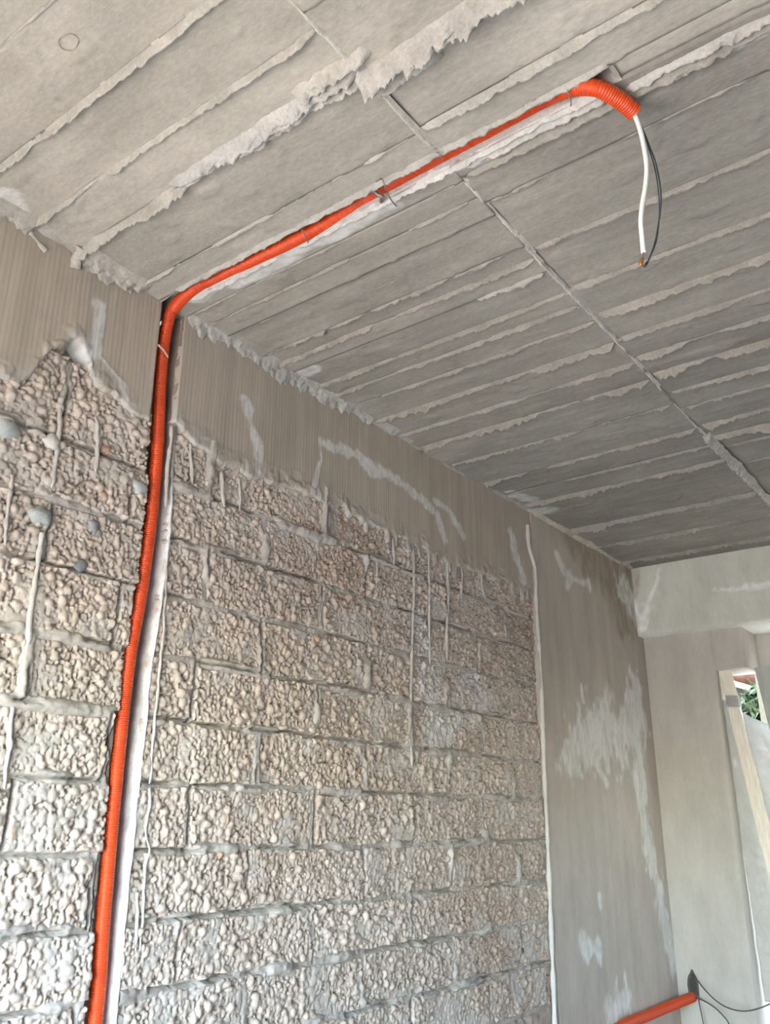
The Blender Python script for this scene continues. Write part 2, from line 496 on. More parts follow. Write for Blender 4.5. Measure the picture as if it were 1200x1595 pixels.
def make_block(x0, x1, z0, z1, bi, cutl, cutr):
    """one aggregate block, its popcorn face built as geometry. x0..z1 = visible rectangle"""
    near = (x1 > 0.80) and (z1 > ZC-0.56)
    if near:
        sx = 0.0026 if x0 < 2.1 else (0.0036 if x0 < 2.8 else 0.0046); sz = 0.0027
        if x0 >= 2.3: sz = 0.0034
    else:
        sx = sz = 0.012
    g_ = 0.0015
    xa, xb, za, zb = x0+g_, x1-g_, z0+g_, z1-g_
    nx = max(3, int((xb-xa)/sx)); nz_ = max(3, int((zb-za)/sz))
    X, Z = np.meshgrid(np.linspace(xa, xb, nx), np.linspace(za, zb, nz_), indexing='ij')
    r = random.Random(bi*31+5)
    s = bi*101 % 7919
    wx = X+0.005*(fbm(X*60, Z*60, s+1, 2)-0.5); wz = Z+0.005*(fbm(X*60, Z*60, s+2, 2)-0.5)
    cs = r.choice([0.0105, 0.0115, 0.0130])
    if x0 < 1.5: cs = r.choice([0.0110, 0.0122, 0.0138])
    b1, i1 = nodules(wx, wz, cs*1.5, s+10, keep=0.50)
    b2, i2 = nodules(wx+0.5, wz+0.3, cs*0.88, s+20, keep=0.96, rmin=0.5)
    h2 = b2+0.0005
    big = b1 > h2
    h = np.where(big, b1, h2)*(0.98 if x0 < 1.9 else 1.12); idn = np.where(big, i1, i2)
    h = np.maximum(h, -0.005)
    wave = 0.006*(fbm(X*9, Z*9, s+30, 3)-0.5)*2
    face = r.uniform(-0.015, -0.010)
    # worn patches where the face is closed up with cement
    closed = sstep(0.54, 0.72, fbm(X*11, Z*14, s+40, 3))
    h = h*(1-0.6*closed) + 0.004*closed
    tl = r.uniform(-0.009, 0.009); tr = r.uniform(-0.005, 0.005)
    zt = Z - tl*(X-(xa+xb)/2)/0.26
    el = X*0+1.0 if cutl else X-xa-tr
    er = X*0+1.0 if cutr else xb-tr-X
    e = np.minimum(np.minimum(el, er), np.minimum(zt-za, zb-zt)) + 0.022*(fbm(X*24, Z*24, s+50, 3)-0.55)
    edge = sstep(-0.004, 0.007, e)
    H = face + wave + h
    H = -0.032 + (H+0.032)*edge
    if near: H = H - 0.024*crack(X, Z)
    if cutr: H[-1, :] = -0.05
    if cutl: H[0, :] = -0.05
    base = np.array([0.485, 0.408, 0.345])*r.uniform(0.93, 1.06)
    warm = sstep(0.35, 0.7, fbm(X*2.2, Z*2.6, 81, 3))
    C = np.zeros(X.shape+(3,)); C[:] = base
    C = mix(C, np.array([0.40, 0.305, 0.24]), 0.7*warm*sstep(1.5, 2.2, X))
    C = C*(0.88+0.24*idn)[..., None]
    C = mix(C, (0.49, 0.45, 0.405), 0.6*closed)
    rust = (idn > 0.99) & big
    C[rust] = C[rust]*np.array([0.92, 0.78, 0.66])
    # pale cement wash that came down the middle of the wall
    wsh = patch(X, Z, WASH, 0.075, 91, 0.8, 14)
    C = mix(C, (0.56, 0.55, 0.53), 0.75*wsh)
    keep = (Z < beam_low(X)+0.03)
    if not keep.any(): return None
    me = grid_mesh('concrete_block', X, YW-H, Z, C, keep=keep)
    return link('concrete_block', me, M['block'], wall)


WASH = wp((655, 970), (668, 1040), (672, 1100), (690, 1140), (735, 1050), (760, 1080), (680, 1150))
bi = 0
for i in range(len(rows_z)-1):
    z1, z0 = rows_z[i], rows_z[i+1]
    js = [X_START] + row_j[i] + [XCOL+0.01]
    js = [v for k, v in enumerate(js) if k == 0 or v-js[k-1] > 0.03]
    for a, b in zip(js[:-1], js[1:]):
        bi += 1
        of = float(ch_off((z0+z1)/2)); c0_, c1_ = CHX0+of+0.005, CHX1+of-0.005
        if a < c0_ and b > c1_:
            pieces = [(a, c0_, 0, 1), (c1_, b, 1, 0)]
        elif a < c0_ < b: pieces = [(a, c0_, 0, 1)]
        elif a < c1_ < b: pieces = [(c1_, b, 1, 0)]
        else: pieces = [(a, b, 0, 0)]
        for k, (pa, pb, cl_, cr_) in enumerate(pieces):
            if pb-pa < 0.035: continue
            make_block(pa, pb, z0, z1, bi*2+k, cl_, cr_)

# ring beam
def beam_piece(x0, x1, step=0.005):
    xs = np.arange(x0, x1+step*0.5, step); zs = np.arange(ZC+0.86, HC+0.012, step)
    X, Z = np.meshgrid(xs, zs, indexing='ij')
    zl = beam_low(X) + 0.020*(fbm(X*14, X*0, 101, 3)-0.5)*2 + 0.010*(fbm(X*60, Z*60, 103, 3)-0.5)*2
    zl = zl - 0.05*sstep(0.62, 0.8, fbm(X*38, X*0+2, 105, 2))*sstep(2.0, 2.6, X)     # slurry tongues
    t = sstep(-0.012, 0.006, Z-zl)
    h = 0.004 + 0.0035*(fbm(X*3, Z*3, 107, 3)-0.5)*2 + 0.0006*np.sin(X*820+6*fbm(X*5, Z*2, 109, 2))
    h = h + 0.0035*(fbm(X*45, Z*45, 113, 3)-0.5)*sstep(0.10, 0.0, Z-zl)
    h = h + 0.006*sstep(0.50, 0.62, fbm(X*30, Z*30, 117, 4))*sstep(0.08, 0.0, Z-zl)
    hh = -0.035 + (h+0.035)*t
    C = np.zeros(X.shape+(3,)); C[:] = (0.415, 0.358, 0.295)
    C = C*(0.90+0.2*fbm(X*2.2, Z*2.2, 121, 3))[..., None]
    C = C*(0.93+0.14*fbm(X*70, Z*1.5, 122, 2))[..., None]
    C = mix(C, (0.44, 0.42, 0.39), 0.8*sstep(0.07, 0.0, Z-zl)*sstep(0.40, 0.6, fbm(X*20, Z*20, 123, 3)))
    W_ = np.zeros(X.shape)
    for poly, w in BEAM_WHITE:
        W_ = np.maximum(W_, patch(X, Z, poly, w, 131+int(w*999), 0.75, 30))
    C = mix(C, (0.66, 0.66, 0.64), 0.85*W_)
    h_white = 0.0015*W_
    e = np.minimum(X-x0, x1-X) + 0.004*(fbm(X*40, Z*40, 141, 2)-0.5)
    hh = hh*1.0 + h_white - 0.02*sstep(0.005, -0.001, e)
    keep = Z > zl-0.02
    return grid_mesh('ring_beam', X, YW-hh, Z, C, keep=keep)


BEAM_WHITE = [
    (wp((152, 480), (150, 520), (148, 545)), 0.020), (wp((150, 545), (130, 560), (100, 575), (90, 560)), 0.03),
    (wp((150, 550), (175, 580), (195, 602)), 0.007),
    (wp((382, 622), (390, 655), (400, 690), (404, 735)), 0.020),
    (wp((484, 770), (494, 735), (500, 715), (498, 685)), 0.010), (wp((498, 688), (530, 700), (560, 712), (600, 738)), 0.020),
    (wp((600, 735), (640, 765), (680, 800), (692, 838)), 0.022), (wp((675, 780), (700, 795), (722, 835)), 0.020),
    (wp((560, 715), (575, 735), (608, 740)), 0.018),
    (wp((797, 838), (802, 865), (815, 900)), 0.035),
]
rb = link('ring_beam', beam_piece(CHX1-0.002, XCOL+0.02), M['beam'], wall)
rb2 = link('ring_beam', beam_piece(0.55, CHX0+0.004), M['beam'], wall)
rb3 = link('ring_beam', beam_piece(X_START, 0.55, 0.02), M['beam'], wall)


# liner of the cut channel: left cheek, back, right cheek
def channel_wall():
    zs = np.arange(0.0, HC+0.09, 0.006)
    prof = [(CHX0-0.004, 0.012), (CHX0, 0.004), (CHX0, -0.02), (CHX0+0.004, -0.050), (CHX0+0.02, -0.054), (CHX0+0.045, -0.054),
            (CHX1-0.010, -0.053), (CHX1-0.007, -0.034), (CHX1-0.005, -0.022), (CHX1-0.003, -0.010), (CHX1-0.001, 0.000), (CHX1+0.006, -0.006)]
    px = np.array([a for a, b in prof]); ph = np.array([b for a, b in prof])
    ph[0] = -0.030; ph[1] = -0.014
    K, Z = np.meshgrid(np.arange(len(prof)), zs, indexing='ij')
    X = px[K] + ch_off(Z) + 0.006*(fbm(K*0.9, Z*38, 151, 3)-0.5) + 0.008*(fbm(K*0.2, Z*9, 153, 2)-0.5)
    h = ph[K] + 0.005*(fbm(K*0.9+5, Z*42, 155, 3)-0.5)
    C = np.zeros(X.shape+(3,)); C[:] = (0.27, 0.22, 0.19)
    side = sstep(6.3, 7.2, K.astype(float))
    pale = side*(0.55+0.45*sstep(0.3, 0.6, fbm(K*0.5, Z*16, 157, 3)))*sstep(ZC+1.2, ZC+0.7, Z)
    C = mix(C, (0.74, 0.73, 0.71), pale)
    return grid_mesh('chase_lining', X, YW-h, Z, C)


link('chase_lining', channel_wall(), M['mortar'], wall)


# cement runs down the face of the wall
def drip(pts, r0, seed, colr=(0.44, 0.405, 0.365)):
    path = np.array([on_wall(px, py, -0.0025) for px, py in pts])
    path, s = resample(catmull(path, 10), 0.004)
    rr = 0.62*r0*(0.45+1.0*fbm(s*40, s*0+seed, seed, 3))
    rr = rr*np.clip(np.minimum(1, (s[-1]-s)/0.03+0.25), 0, 1)
    path[:, 0] += 0.004*(fbm(s*22, s*0+seed, seed+3, 3)-0.5)*2
    link('cement_run', sweep('cement_run', path, rr, 8, True, colr), M['mortar'], wall)


pale = (0.455, 0.43, 0.40)
drip([(259, 880), (256, 960), (246, 1080), (237, 1180), (232, 1260), (227, 1300), (233, 1325), (226, 1350), (223, 1420), (219, 1490)], 0.0062, 1, pale)
drip([(95, 620), (88, 700), (80, 760)], 0.012, 2)
drip([(66, 830), (58, 880), (50, 930), (44, 990), (40, 1010)], 0.011, 3, pale)
drip([(20, 1100), (14, 1160), (8, 1230)], 0.011, 4, pale)
drip([(150, 650), (152, 700), (147, 745)], 0.010, 5)
drip([(18, 740), (12, 800), (8, 850)], 0.008, 6)
drip([(643, 846), (645, 910), (643, 980), (641, 1050), (640, 1110), (642, 1195)], 0.0095, 7)
drip([(668, 862), (669, 920), (669, 980), (670, 1035)], 0.0095, 8)
drip([(697, 872), (698, 930), (696, 990), (697, 1030)], 0.013, 9)
drip([(719, 880), (720, 905), (718, 935)], 0.008, 10)
drip([(587, 870), (587, 900), (585, 925)], 0.009, 11)
drip([(345, 735), (347, 765), (350, 790)], 0.010, 12)
drip([(372, 745), (374, 780), (373, 795)], 0.007, 13)
drip([(612, 838), (614, 865), (613, 880)], 0.008, 14)
drip([(750, 895), (752, 918), (757, 935)], 0.010, 15)
drip([(268, 665), (262, 720), (258, 790)], 0.009, 16)
drip([(295, 690), (300, 730), (298, 760)], 0.009, 17)
drip([(215, 1390), (212, 1440), (210, 1490)], 0.007, 18, pale)


def pebble(px, py, r, c, seed, d=0.004, sq=(1.2, 0.7, 1.0)):
    n = 14
    th, ph_ = np.meshgrid(np.linspace(0, 2*math.pi, n), np.linspace(0, math.pi, 9), indexing='ij')
    d3 = np.stack([np.cos(th)*np.sin(ph_), np.sin(th)*np.sin(ph_), np.cos(ph_)], -1)
    rr = r*(0.6+0.8*fbm(d3[..., 0]*1.7+seed, d3[..., 2]*1.7, seed, 2))
    rr[-1] = rr[0]
    r = r*0.6; c0 = on_wall(px, py, -0.008)
    P_ = d3*rr[..., None]*np.array(sq)+c0
    C = np.zeros(P_.shape); C[:] = c
    link('stone', grid_mesh('stone', P_[..., 0], P_[..., 1], P_[..., 2], C), M['mortar'], wall)


pebble(62, 803, 0.026, (0.36, 0.38, 0.35), 3)
pebble(8, 665, 0.030, (0.36, 0.38, 0.35), 5)
pebble(124, 880, 0.017, (0.20, 0.20, 0.20), 7)
pebble(145, 820, 0.016, (0.28, 0.28, 0.28), 9)
pebble(215, 760, 0.022, (0.40, 0.40, 0.38), 11)
pebble(82, 690, 0.024, (0.46, 0.44, 0.41), 13)
pebble(492, 838, 0.016, (0.42, 0.42, 0.40), 15)
pebble(165, 700, 0.014, (0.42, 0.27, 0.20), 17)
pebble(162, 770, 0.010, (0.42, 0.24, 0.14), 19)


# column at the end of the block wall (trowelled, same face)
def column_face():
    step = 0.008
    xs = np.arange(XCOL, XFAR+0.04, step); zs = np.arange(0.0, HC+0.012, step)
    X, Z = np.meshgrid(xs, zs, indexing='ij')
    h = 0.011 + 0.004*(fbm(X*2.5, Z*1.6, 161, 3)-0.5)*2 + 0.0008*np.sin(X*300+8*fbm(X*3, Z*1, 163, 2))
    e = X-XCOL
    h = -0.03 + (h+0.03)*sstep(-0.004, 0.010, e) + 0.004*sstep(0.02, 0.006, e)
    # shutter joint down the middle
    jx = on_wall(930, 1000)[0]
    h = h + 0.003*sstep(0.006, 0.0, np.abs(X-jx-0.01*(fbm(Z*3, Z*0, 165, 2)-0.5)))*sstep(ZC+0.1, ZC+0.6, Z)
    C = np.zeros(X.shape+(3,)); C[:] = (0.46, 0.405, 0.345)
    C = C*(0.88+0.24*fbm(X*2.0, Z*1.4, 171, 4))[..., None]
    C = C*(0.94+0.12*fbm(X*24, Z*0.9, 173, 2))[..., None]
    C = mix(C, (0.29, 0.235, 0.165), 0.75*patch(X, Z, wp((895, 850), (940, 880), (975, 920), (985, 900), (970, 960)), 0.16, 175, 0.6, 9))
    W_ = np.zeros(X.shape)
    for poly, w in COL_WHITE: W_ = np.maximum(W_, patch(X, Z, poly, w, 177+int(w*777), 0.8, 16))
    C = mix(C, (0.70, 0.69, 0.65), 0.9*W_)
    return grid_mesh('column', X, YW-h, Z, C)


COL_WHITE = [
    (wp((863, 862), (872, 885), (890, 902), (915, 912)), 0.028), (wp((885, 895), (880, 912)), 0.03),
    (wp((970, 925), (980, 940), (995, 965), (1003, 980)), 0.11),
    (wp((905, 1160), (920, 1135), (945, 1120), (960, 1150), (985, 1130), (990, 1105)), 0.14),
    (wp((880, 1180), (900, 1165), (925, 1150), (940, 1175)), 0.09), (wp((925, 1185), (942, 1220)), 0.025),
    (wp((905, 1470), (915, 1485), (925, 1475), (928, 1490)), 0.045), (wp((903, 1070), (905, 1090)), 0.02),
    (wp((985, 1060), (992, 1090), (990, 1120)), 0.07), (wp((931, 1395), (932, 1410)), 0.02),
    (wp((993, 1180), (1000, 1270), (1015, 1350), (1030, 1420), (1045, 1500)), 0.075),
    (wp((950, 1580), (970, 1560)), 0.08),
]
link('column', column_face(), M['smooth'], wall)
# proud feathered edge of the column's render, beside the blocks
pth = np.array([on_wall(x_, y_, 0.010) for x_, y_ in [(822, 818), (824, 850), (833, 885), (835, 930), (838, 980), (843, 1060), (846, 1140), (849, 1220), (853, 1300), (857, 1400), (861, 1500), (865, 1600), (868, 1690)]])
pth, s_ = resample(catmull(pth, 10), 0.006)
link('render_edge', sweep('render_edge', pth, 0.010*(0.5+0.9*fbm(s_*18, s_*0, 181, 3)), 8, True, (0.56, 0.53, 0.48)), M['smooth'], wall)

# =================================================================== CEILING
SLX0, SLX1, SLY0 = 1.357, 1.403, 0.455       # slot cut in the soffit
ceil = link('ceiling', box_mesh('ceiling', XOPEN-0.2, XFAR+1.4, YRIGHT-0.2, YW+0.3, HC+0.085, HC+0.24), M['rough'])  # overhang past the far wall added to shade the far opening
tag(ceil, kind='structure')
A_x = [-1.5, -1.2, -0.93, -0.66, -0.40, -0.15, 0.10, 0.34, 0.583, 0.766, 0.93, 1.06, 1.276, SLX0, SLX1, 1.462, 1.535, 1.611, 1.768, 1.845, 1.912, 2.047, 2.127, 2.237, 2.395, 2.562, 2.706, 2.92, 3.195, 3.40, 3.58, 4.07, 4.44, 4.79, 4.99]
B_x = [-1.5, -1.22, -0.95, -0.70, -0.45, -0.18, 0.08, 0.32, 0.60, 0.887, 1.082, 1.268, SLX0, SLX1, 1.452, 1.562, 1.805, 2.037, 2.212, 2.383, 2.53, 2.68, 2.845, 2.98, 3.18, 3.33, 3.48, 3.70, 3.92, 4.15, 4.36, 4.60, 4.80, 4.99]
level = {}


def strip(x0, x1, y0, y1, lev, tilt, seed, near):
    sx, sy = (0.007, 0.010) if near else (0.03, 0.05)
    nx = max(4, int((x1-x0)/sx)); ny = max(4, int((y1-y0)/sy))
    xs = np.r_[x0, np.linspace(x0, x1, nx), x1]; ys = np.r_[y0, np.linspace(y0, y1, ny), y1]
    X, Y = np.meshgrid(xs, ys, indexing='ij')
    u = (X-x0)/(x1-x0)
    d = lev + tilt*(u-0.5) + 0.0022*(fbm(X*9, Y*3, seed, 3)-0.5)*2 + 0.0008*(fbm(X*60, Y*5, seed+2, 2)-0.5)*2
    d = d + 0.004*sstep(0.66, 0.74, fbm(X*16, Y*16, seed+4, 3))          # crusts of grout
    Z = HC-d
    Z[0, :] = HC+0.086; Z[-1, :] = HC+0.086; Z[:, 0] = HC+0.086; Z[:, -1] = HC+0.086
    t = 0.92+0.16*hash2(np.array(seed), np.array(3), 5)
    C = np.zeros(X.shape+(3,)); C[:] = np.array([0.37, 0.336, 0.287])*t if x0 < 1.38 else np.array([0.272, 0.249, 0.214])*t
    C = C*(0.76+0.48*fbm(X*4, Y*2.2, 901, 5))[..., None]
    C = C*(0.93+0.14*fbm(X*55, Y*1.6, seed+8, 2))[..., None]
    W_ = np.zeros(X.shape)
    for poly, w in CEIL_WHITE: W_ = np.maximum(W_, patch(X, Y, poly, w, 231, 0.7, 22))
    C = mix(C, (0.62, 0.61, 0.58), 0.8*W_)
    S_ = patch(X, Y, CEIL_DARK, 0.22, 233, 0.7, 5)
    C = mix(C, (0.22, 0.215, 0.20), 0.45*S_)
    me = grid_mesh('board_imprint', X, Y, Z, C, flip=True)
    return link('board_imprint', me, M['ceil'], ceil)


CEIL_WHITE = [(cp((340, 442), (400, 425), (450, 395), (520, 360), (600, 318)), 0.030), (cp((10, 305), (30, 325)), 0.03),
              (cp((650, 285), (720, 255), (760, 240), (860, 185), (930, 150)), 0.016), (cp((795, 770), (830, 780)), 0.04),
              (cp((830, 796), (855, 795)), 0.06), (cp((915, 824), (925, 826)), 0.05), (cp((470, 580), (490, 575)), 0.025),
              (cp((960, 150), (1080, 100), (1190, 50)), 0.014), (cp((305, 465), (330, 450)), 0.02)]
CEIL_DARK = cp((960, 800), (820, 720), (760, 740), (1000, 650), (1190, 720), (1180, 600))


def crust_mesh(name, x0, x1, y0, y1, cx, halfw, hgt, seed, c, gaps, rough, step=(0.003, 0.0048), z0=0.0, wav=0.004, along='y'):
    """ragged ridge of squeezed-out grout under the soffit: gentle on one flank, broken off on the other"""
    a_, b_ = np.meshgrid(np.arange(x0, x1, step[0]), np.arange(y0, y1, step[1]), indexing='ij')   # a_ across, b_ along
    ctr = cx + wav*(fbm(b_*3, b_*0+seed, seed, 3)-0.5)*2
    u = (a_-ctr)/halfw
    w1 = 0.55+1.0*fbm(b_*9, b_*0+seed, seed+2, 4)
    rag = (fbm(a_*75, b_*60, seed+4, 3)-0.5)*0.8 + (fbm(b_*30, b_*0+2, seed+6, 3)-0.5)*0.5
    rag = rag*min(1.0, 0.011/halfw)
    left = sstep(-1.5*w1, 0.45*w1, u + 0.5*rag)
    right = sstep(1.15*w1, 0.75*w1, u + rag*0.7)
    n1 = fbm(b_*6, b_*0+seed, seed+8, 4)
    hh = hgt*(0.25+1.5*n1)*left*right*(1-rough+2*rough*fbm(a_*90, b_*60, seed+10, 3))
    if gaps > 0: hh = hh*(0.10+0.90*sstep(gaps-0.07, gaps+0.10, fbm(b_*5+seed, b_*0, seed+13, 3)))
    nb, ni = nodules(a_+0.004*(fbm(a_*60, b_*60, seed+31, 2)-0.5), b_, 0.011, seed+33, keep=0.7)
    hh = hh*(0.8+0.2*fbm(a_*150, b_*150, seed+35, 2)*2) + 0.5*np.maximum(nb, 0)*left*right*min(1.0, halfw/0.014)*sstep(0.002, 0.006, hh)
    hh = hh*sstep(0.0, 0.03, b_-y0+0.02*rag)*sstep(0.0, 0.03, y1-b_+0.02*rag)
    keep = hh > 0.0004
    C = np.zeros(a_.shape+(3,)); C[:] = c
    C = C*(0.85+0.3*fbm(a_*30, b_*30, seed+27, 3))[..., None]
    Z = HC - z0 - hh + 0.0035*(1-np.clip(hh/0.003, 0, 1))
    if along == 'y': return grid_mesh(name, a_, b_, Z, C, keep=keep, flip=True)
    return grid_mesh(name, b_, a_, Z, C, keep=keep)


def fin(x, y0, y1, w, hgt, seed, gaps=0.0, c=(0.40, 0.375, 0.335), rough=0.5, sgn=1, z0=0.0, wav=0.003):
    me = crust_mesh('formwork_fin', x-3.2*w-0.008, x+2.4*w+0.008, y0, y1, x, w*0.64, hgt*1.55, seed, c, gaps, min(0.9, rough+0.15), z0=z0, wav=wav)
    return link('formwork_fin', me, M['fin'], ceil)


r_ = random.Random(19)
Alev = {}
for k in range(len(A_x)-1):
    x0, x1 = A_x[k], A_x[k+1]
    if abs(x0-SLX0) < 1e-6: continue
    lev = r_.uniform(-0.005, 0.005); tl_ = r_.uniform(-0.006, 0.009)
    if abs(x0-1.06) < 1e-6: lev = -0.004; tl_ = 0.0
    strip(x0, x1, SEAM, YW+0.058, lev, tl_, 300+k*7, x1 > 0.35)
for k in range(len(B_x)-1):
    x0, x1 = B_x[k], B_x[k+1]
    lev = r_.uniform(-0.005, 0.004); tl_ = r_.uniform(-0.006, 0.009)
    if x0 > 3.3: lev = -0.016
    elif x0 > 1.4: lev -= 0.002
    if abs(x0-1.082) < 1e-6: lev = -0.012; tl_ = 0.006
    near = x1 > 0.7
    if abs(x0-SLX0) < 1e-6:
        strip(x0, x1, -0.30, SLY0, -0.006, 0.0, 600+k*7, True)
    else:
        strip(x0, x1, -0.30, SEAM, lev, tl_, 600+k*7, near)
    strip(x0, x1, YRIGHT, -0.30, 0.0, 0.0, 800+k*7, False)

pale_fin = (0.40, 0.37, 0.325)
# (x, half width, height, gap amount) of every ridge, field next to the wall
finsA = [(0.34, .006, .006, .45), (0.583, .005, .004, .5), (0.768, .008, .010, .30), (0.931, .008, .009, .28), (1.276, .004, .004, .50),
         (1.462, .006, .005, .38), (1.535, .005, .005, .42), (1.611, .005, .005, .42), (1.69, .003, .003, .5), (1.768, .007, .008, .36),
         (1.845, .008, .009, .34), (2.047, .007, .008, .32), (2.127, .008, .009, .30), (2.237, .007, .008, .34), (2.395, .013, .013, .22),
         (2.562, .009, .010, .3), (2.706, .012, .012, .26), (2.92, .011, .012, .26), (3.195, .011, .012, .28), (3.40, .006, .006, .45),
         (3.58, .011, .011, .32), (4.07, .016, .014, .24), (4.44, .012, .010, .34), (4.79, .014, .012, .26)]
for k, (x, w, h_, g_) in enumerate(finsA):
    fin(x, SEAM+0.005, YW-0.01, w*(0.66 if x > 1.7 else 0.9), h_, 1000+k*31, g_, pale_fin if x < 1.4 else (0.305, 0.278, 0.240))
fin(1.912, SEAM, 1.12, .007, .009, 2001, .2)
# the thick rough ridge left of the slot
fin(1.066, SEAM-0.01, YW-0.01, .013, .016, 2003, .05, pale_fin, rough=0.6, wav=0.010)
fin(1.050, 0.98, 1.46, .018, .014, 2005, .2, (0.44, 0.42, 0.39), rough=0.9)
fin(1.050, SEAM, 1.15, .022, .012, 2007, .3, (0.43, 0.40, 0.36), rough=0.9)
finsB = [(0.887, .008, .008, .4), (1.268, .010, .010, .30), (1.452, .014, .011, .22), (1.562, .006, .006, .42), (1.805, .007, .007, .36),
         (2.037, .008, .008, .32), (2.212, .011, .013, .22), (2.383, .010, .010, .30), (2.53, .010, .011, .26), (2.68, .011, .012, .24),
         (2.845, .010, .009, .30), (2.98, .009, .009, .36), (3.18, .012, .012, .28), (3.33, .013, .016, .26), (3.48, .008, .006, .4), (3.70, .008, .006, .4), (3.92, .008, .006, .4), (4.36, .008, .006, .4)]
for k, (x, w, h_, g_) in enumerate(finsB):
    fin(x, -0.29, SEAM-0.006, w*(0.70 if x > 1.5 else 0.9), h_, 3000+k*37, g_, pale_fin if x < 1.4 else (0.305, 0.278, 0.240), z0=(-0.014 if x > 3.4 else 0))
fin(1.075, 0.20, SEAM+0.03, .022, .024, 4001, .05, (0.42, 0.39, 0.35), rough=0.6, wav=0.012)
# lips of the slot
fin(SLX1+0.008, SLY0+0.02, 1.80, .010, .006, 4005, .25, (0.52, 0.49, 0.455), rough=0.8)
fin(SLX1+0.022, SLY0+0.02, 0.86, .010, .009, 4007, .3, (0.46, 0.43, 0.39), rough=0.8)
fin(SLX1+0.030, -0.2, SLY0, .014, .008, 4009, .25, (0.46, 0.43, 0.39), rough=0.8)
fin(SLX0-0.004, SLY0, 1.80, .007, .004, 4011, .4, rough=0.7)


# ridge where the two fields of boards meet, along X
def cross_fin(x0, x1, y, w, hgt, seed, c=(0.42, 0.395, 0.355), z0=0.0, rough=0.6, name='formwork_fin', gaps=0.3, dy=0.004):
    me = crust_mesh(name, y-3*w-0.008, y+2.4*w+0.008, x0, x1, y, w*1.25, hgt*1.05, seed, c, gaps, rough, z0=z0, wav=dy, along='x')
    return link(name, me, M['fin'], ceil)


cross_fin(0.60, 1.34, SEAM, 0.004, 0.007, 5001, (0.52, 0.48, 0.42))
cross_fin(1.40, 3.30, SEAM+0.002, 0.0035, 0.006, 5003, (0.54, 0.50, 0.44), gaps=0.38)
cross_fin(3.28, 4.95, SEAM, 0.012, 0.012, 5005, gaps=0.15)
# crusty ledge where the soffit meets the wall
cross_fin(0.70, 1.30, YW-0.018, 0.018, 0.022, 5007, (0.36, 0.33, 0.29), rough=0.8, gaps=0.4, dy=0.010)
cross_fin(1.46, 2.65, YW-0.012, 0.016, 0.024, 5009, (0.36, 0.34, 0.31), rough=0.9, gaps=0.36, dy=0.012)
cross_fin(2.60, XCOL, YW-0.006, 0.008, 0.008, 5011, (0.33, 0.30, 0.265), gaps=0.4)
cross_fin(XCOL, 4.97, YW-0.016, 0.012, 0.010, 5013, (0.44, 0.39, 0.32), gaps=0.3)
# lumps hanging at the ends of two ridges
for (pa, pb, rr0, sd) in (((38, 350), (72, 392), 0.012, 3), ((128, 385), (117, 418), 0.013, 5)):
    q0 = on_ceil(*pa, 0.004); q1 = on_wall(*pb, 0.006)
    pth, s_ = resample(np.array([q0, q0*0.5+q1*0.5+np.array([0, 0.01, 0]), q1]), 0.004)
    link('grout_lump', sweep('grout_lump', pth, rr0*(0.6+0.9*fbm(s_*50, s_*0, sd*11, 3)), 9, True, (0.45, 0.42, 0.37)), M['fin'], ceil)
# rough grout about the crossing of the thick ridge and the seam
fin(1.03, SEAM-0.05, SEAM+0.16, .024, .014, 6001, .1, (0.43, 0.40, 0.35), rough=0.9)
fin(1.12, SEAM-0.16, SEAM+0.02, .018, .010, 6005, .3, (0.43, 0.40, 0.35), rough=0.9)


# mark of a knot in one of the boards
th = np.linspace(0, 2*math.pi, 28)
kc = on_ceil(107, 66, 0.001)
kp = np.stack([kc[0]+0.016*np.cos(th)*(1+0.1*np.sin(3*th)), kc[1]+0.024*np.sin(th), np.full(28, HC-0.001)], -1)
link('knot_imprint', sweep('knot_imprint', kp, 0.0011, 6, False, (0.345, 0.312, 0.268)), M['fin'], ceil)


# lining of the slot
def slot_lining():
    ys = np.arange(SLY0-0.012, YW+0.058, 0.006)
    prof = [(SLX0+0.001, -0.004), (SLX0, 0.012), (SLX0+0.001, 0.045), (SLX0+0.006, 0.070), ((SLX0+SLX1)/2, 0.078), (SLX1-0.006, 0.070), (SLX1-0.002, 0.035), (SLX1-0.001, 0.012), (SLX1+0.001, -0.003)]
    px = np.array([a for a, b in prof]); ph = np.array([b for a, b in prof])
    K, Y = np.meshgrid(np.arange(len(prof)), ys, indexing='ij')
    X = px[K]+0.006*(fbm(K*0.8, Y*40, 251, 3)-0.5)
    Z = HC+ph[K]+0.003*(fbm(K*0.8, Y*40, 253, 3)-0.5)
    endz = sstep(SLY0+0.03, SLY0-0.01, Y); Z = Z*(1-endz)+(HC-0.002)*endz
    C = np.zeros(X.shape+(3,)); C[:] = (0.36, 0.32, 0.29)
    C = mix(C, (0.48, 0.45, 0.42), sstep(5.5, 6.5, K.astype(float))*0.8*sstep(1.80, 1.66, Y))
    return grid_mesh('chase_lining', X, Y, Z, C, flip=True)


link('chase_lining', slot_lining(), M['mortar'], ceil)

# =================================================================== FAR END
far = bpy.data.objects.new('wall_far', None); col.objects.link(far); tag(far, kind='structure')
YJ = on_far(1113, 1040)[1]; ZO = on_far(1120, 1043)[2]; YL = on_far(1158, 1000)[1]; ZB = ZC+1.043


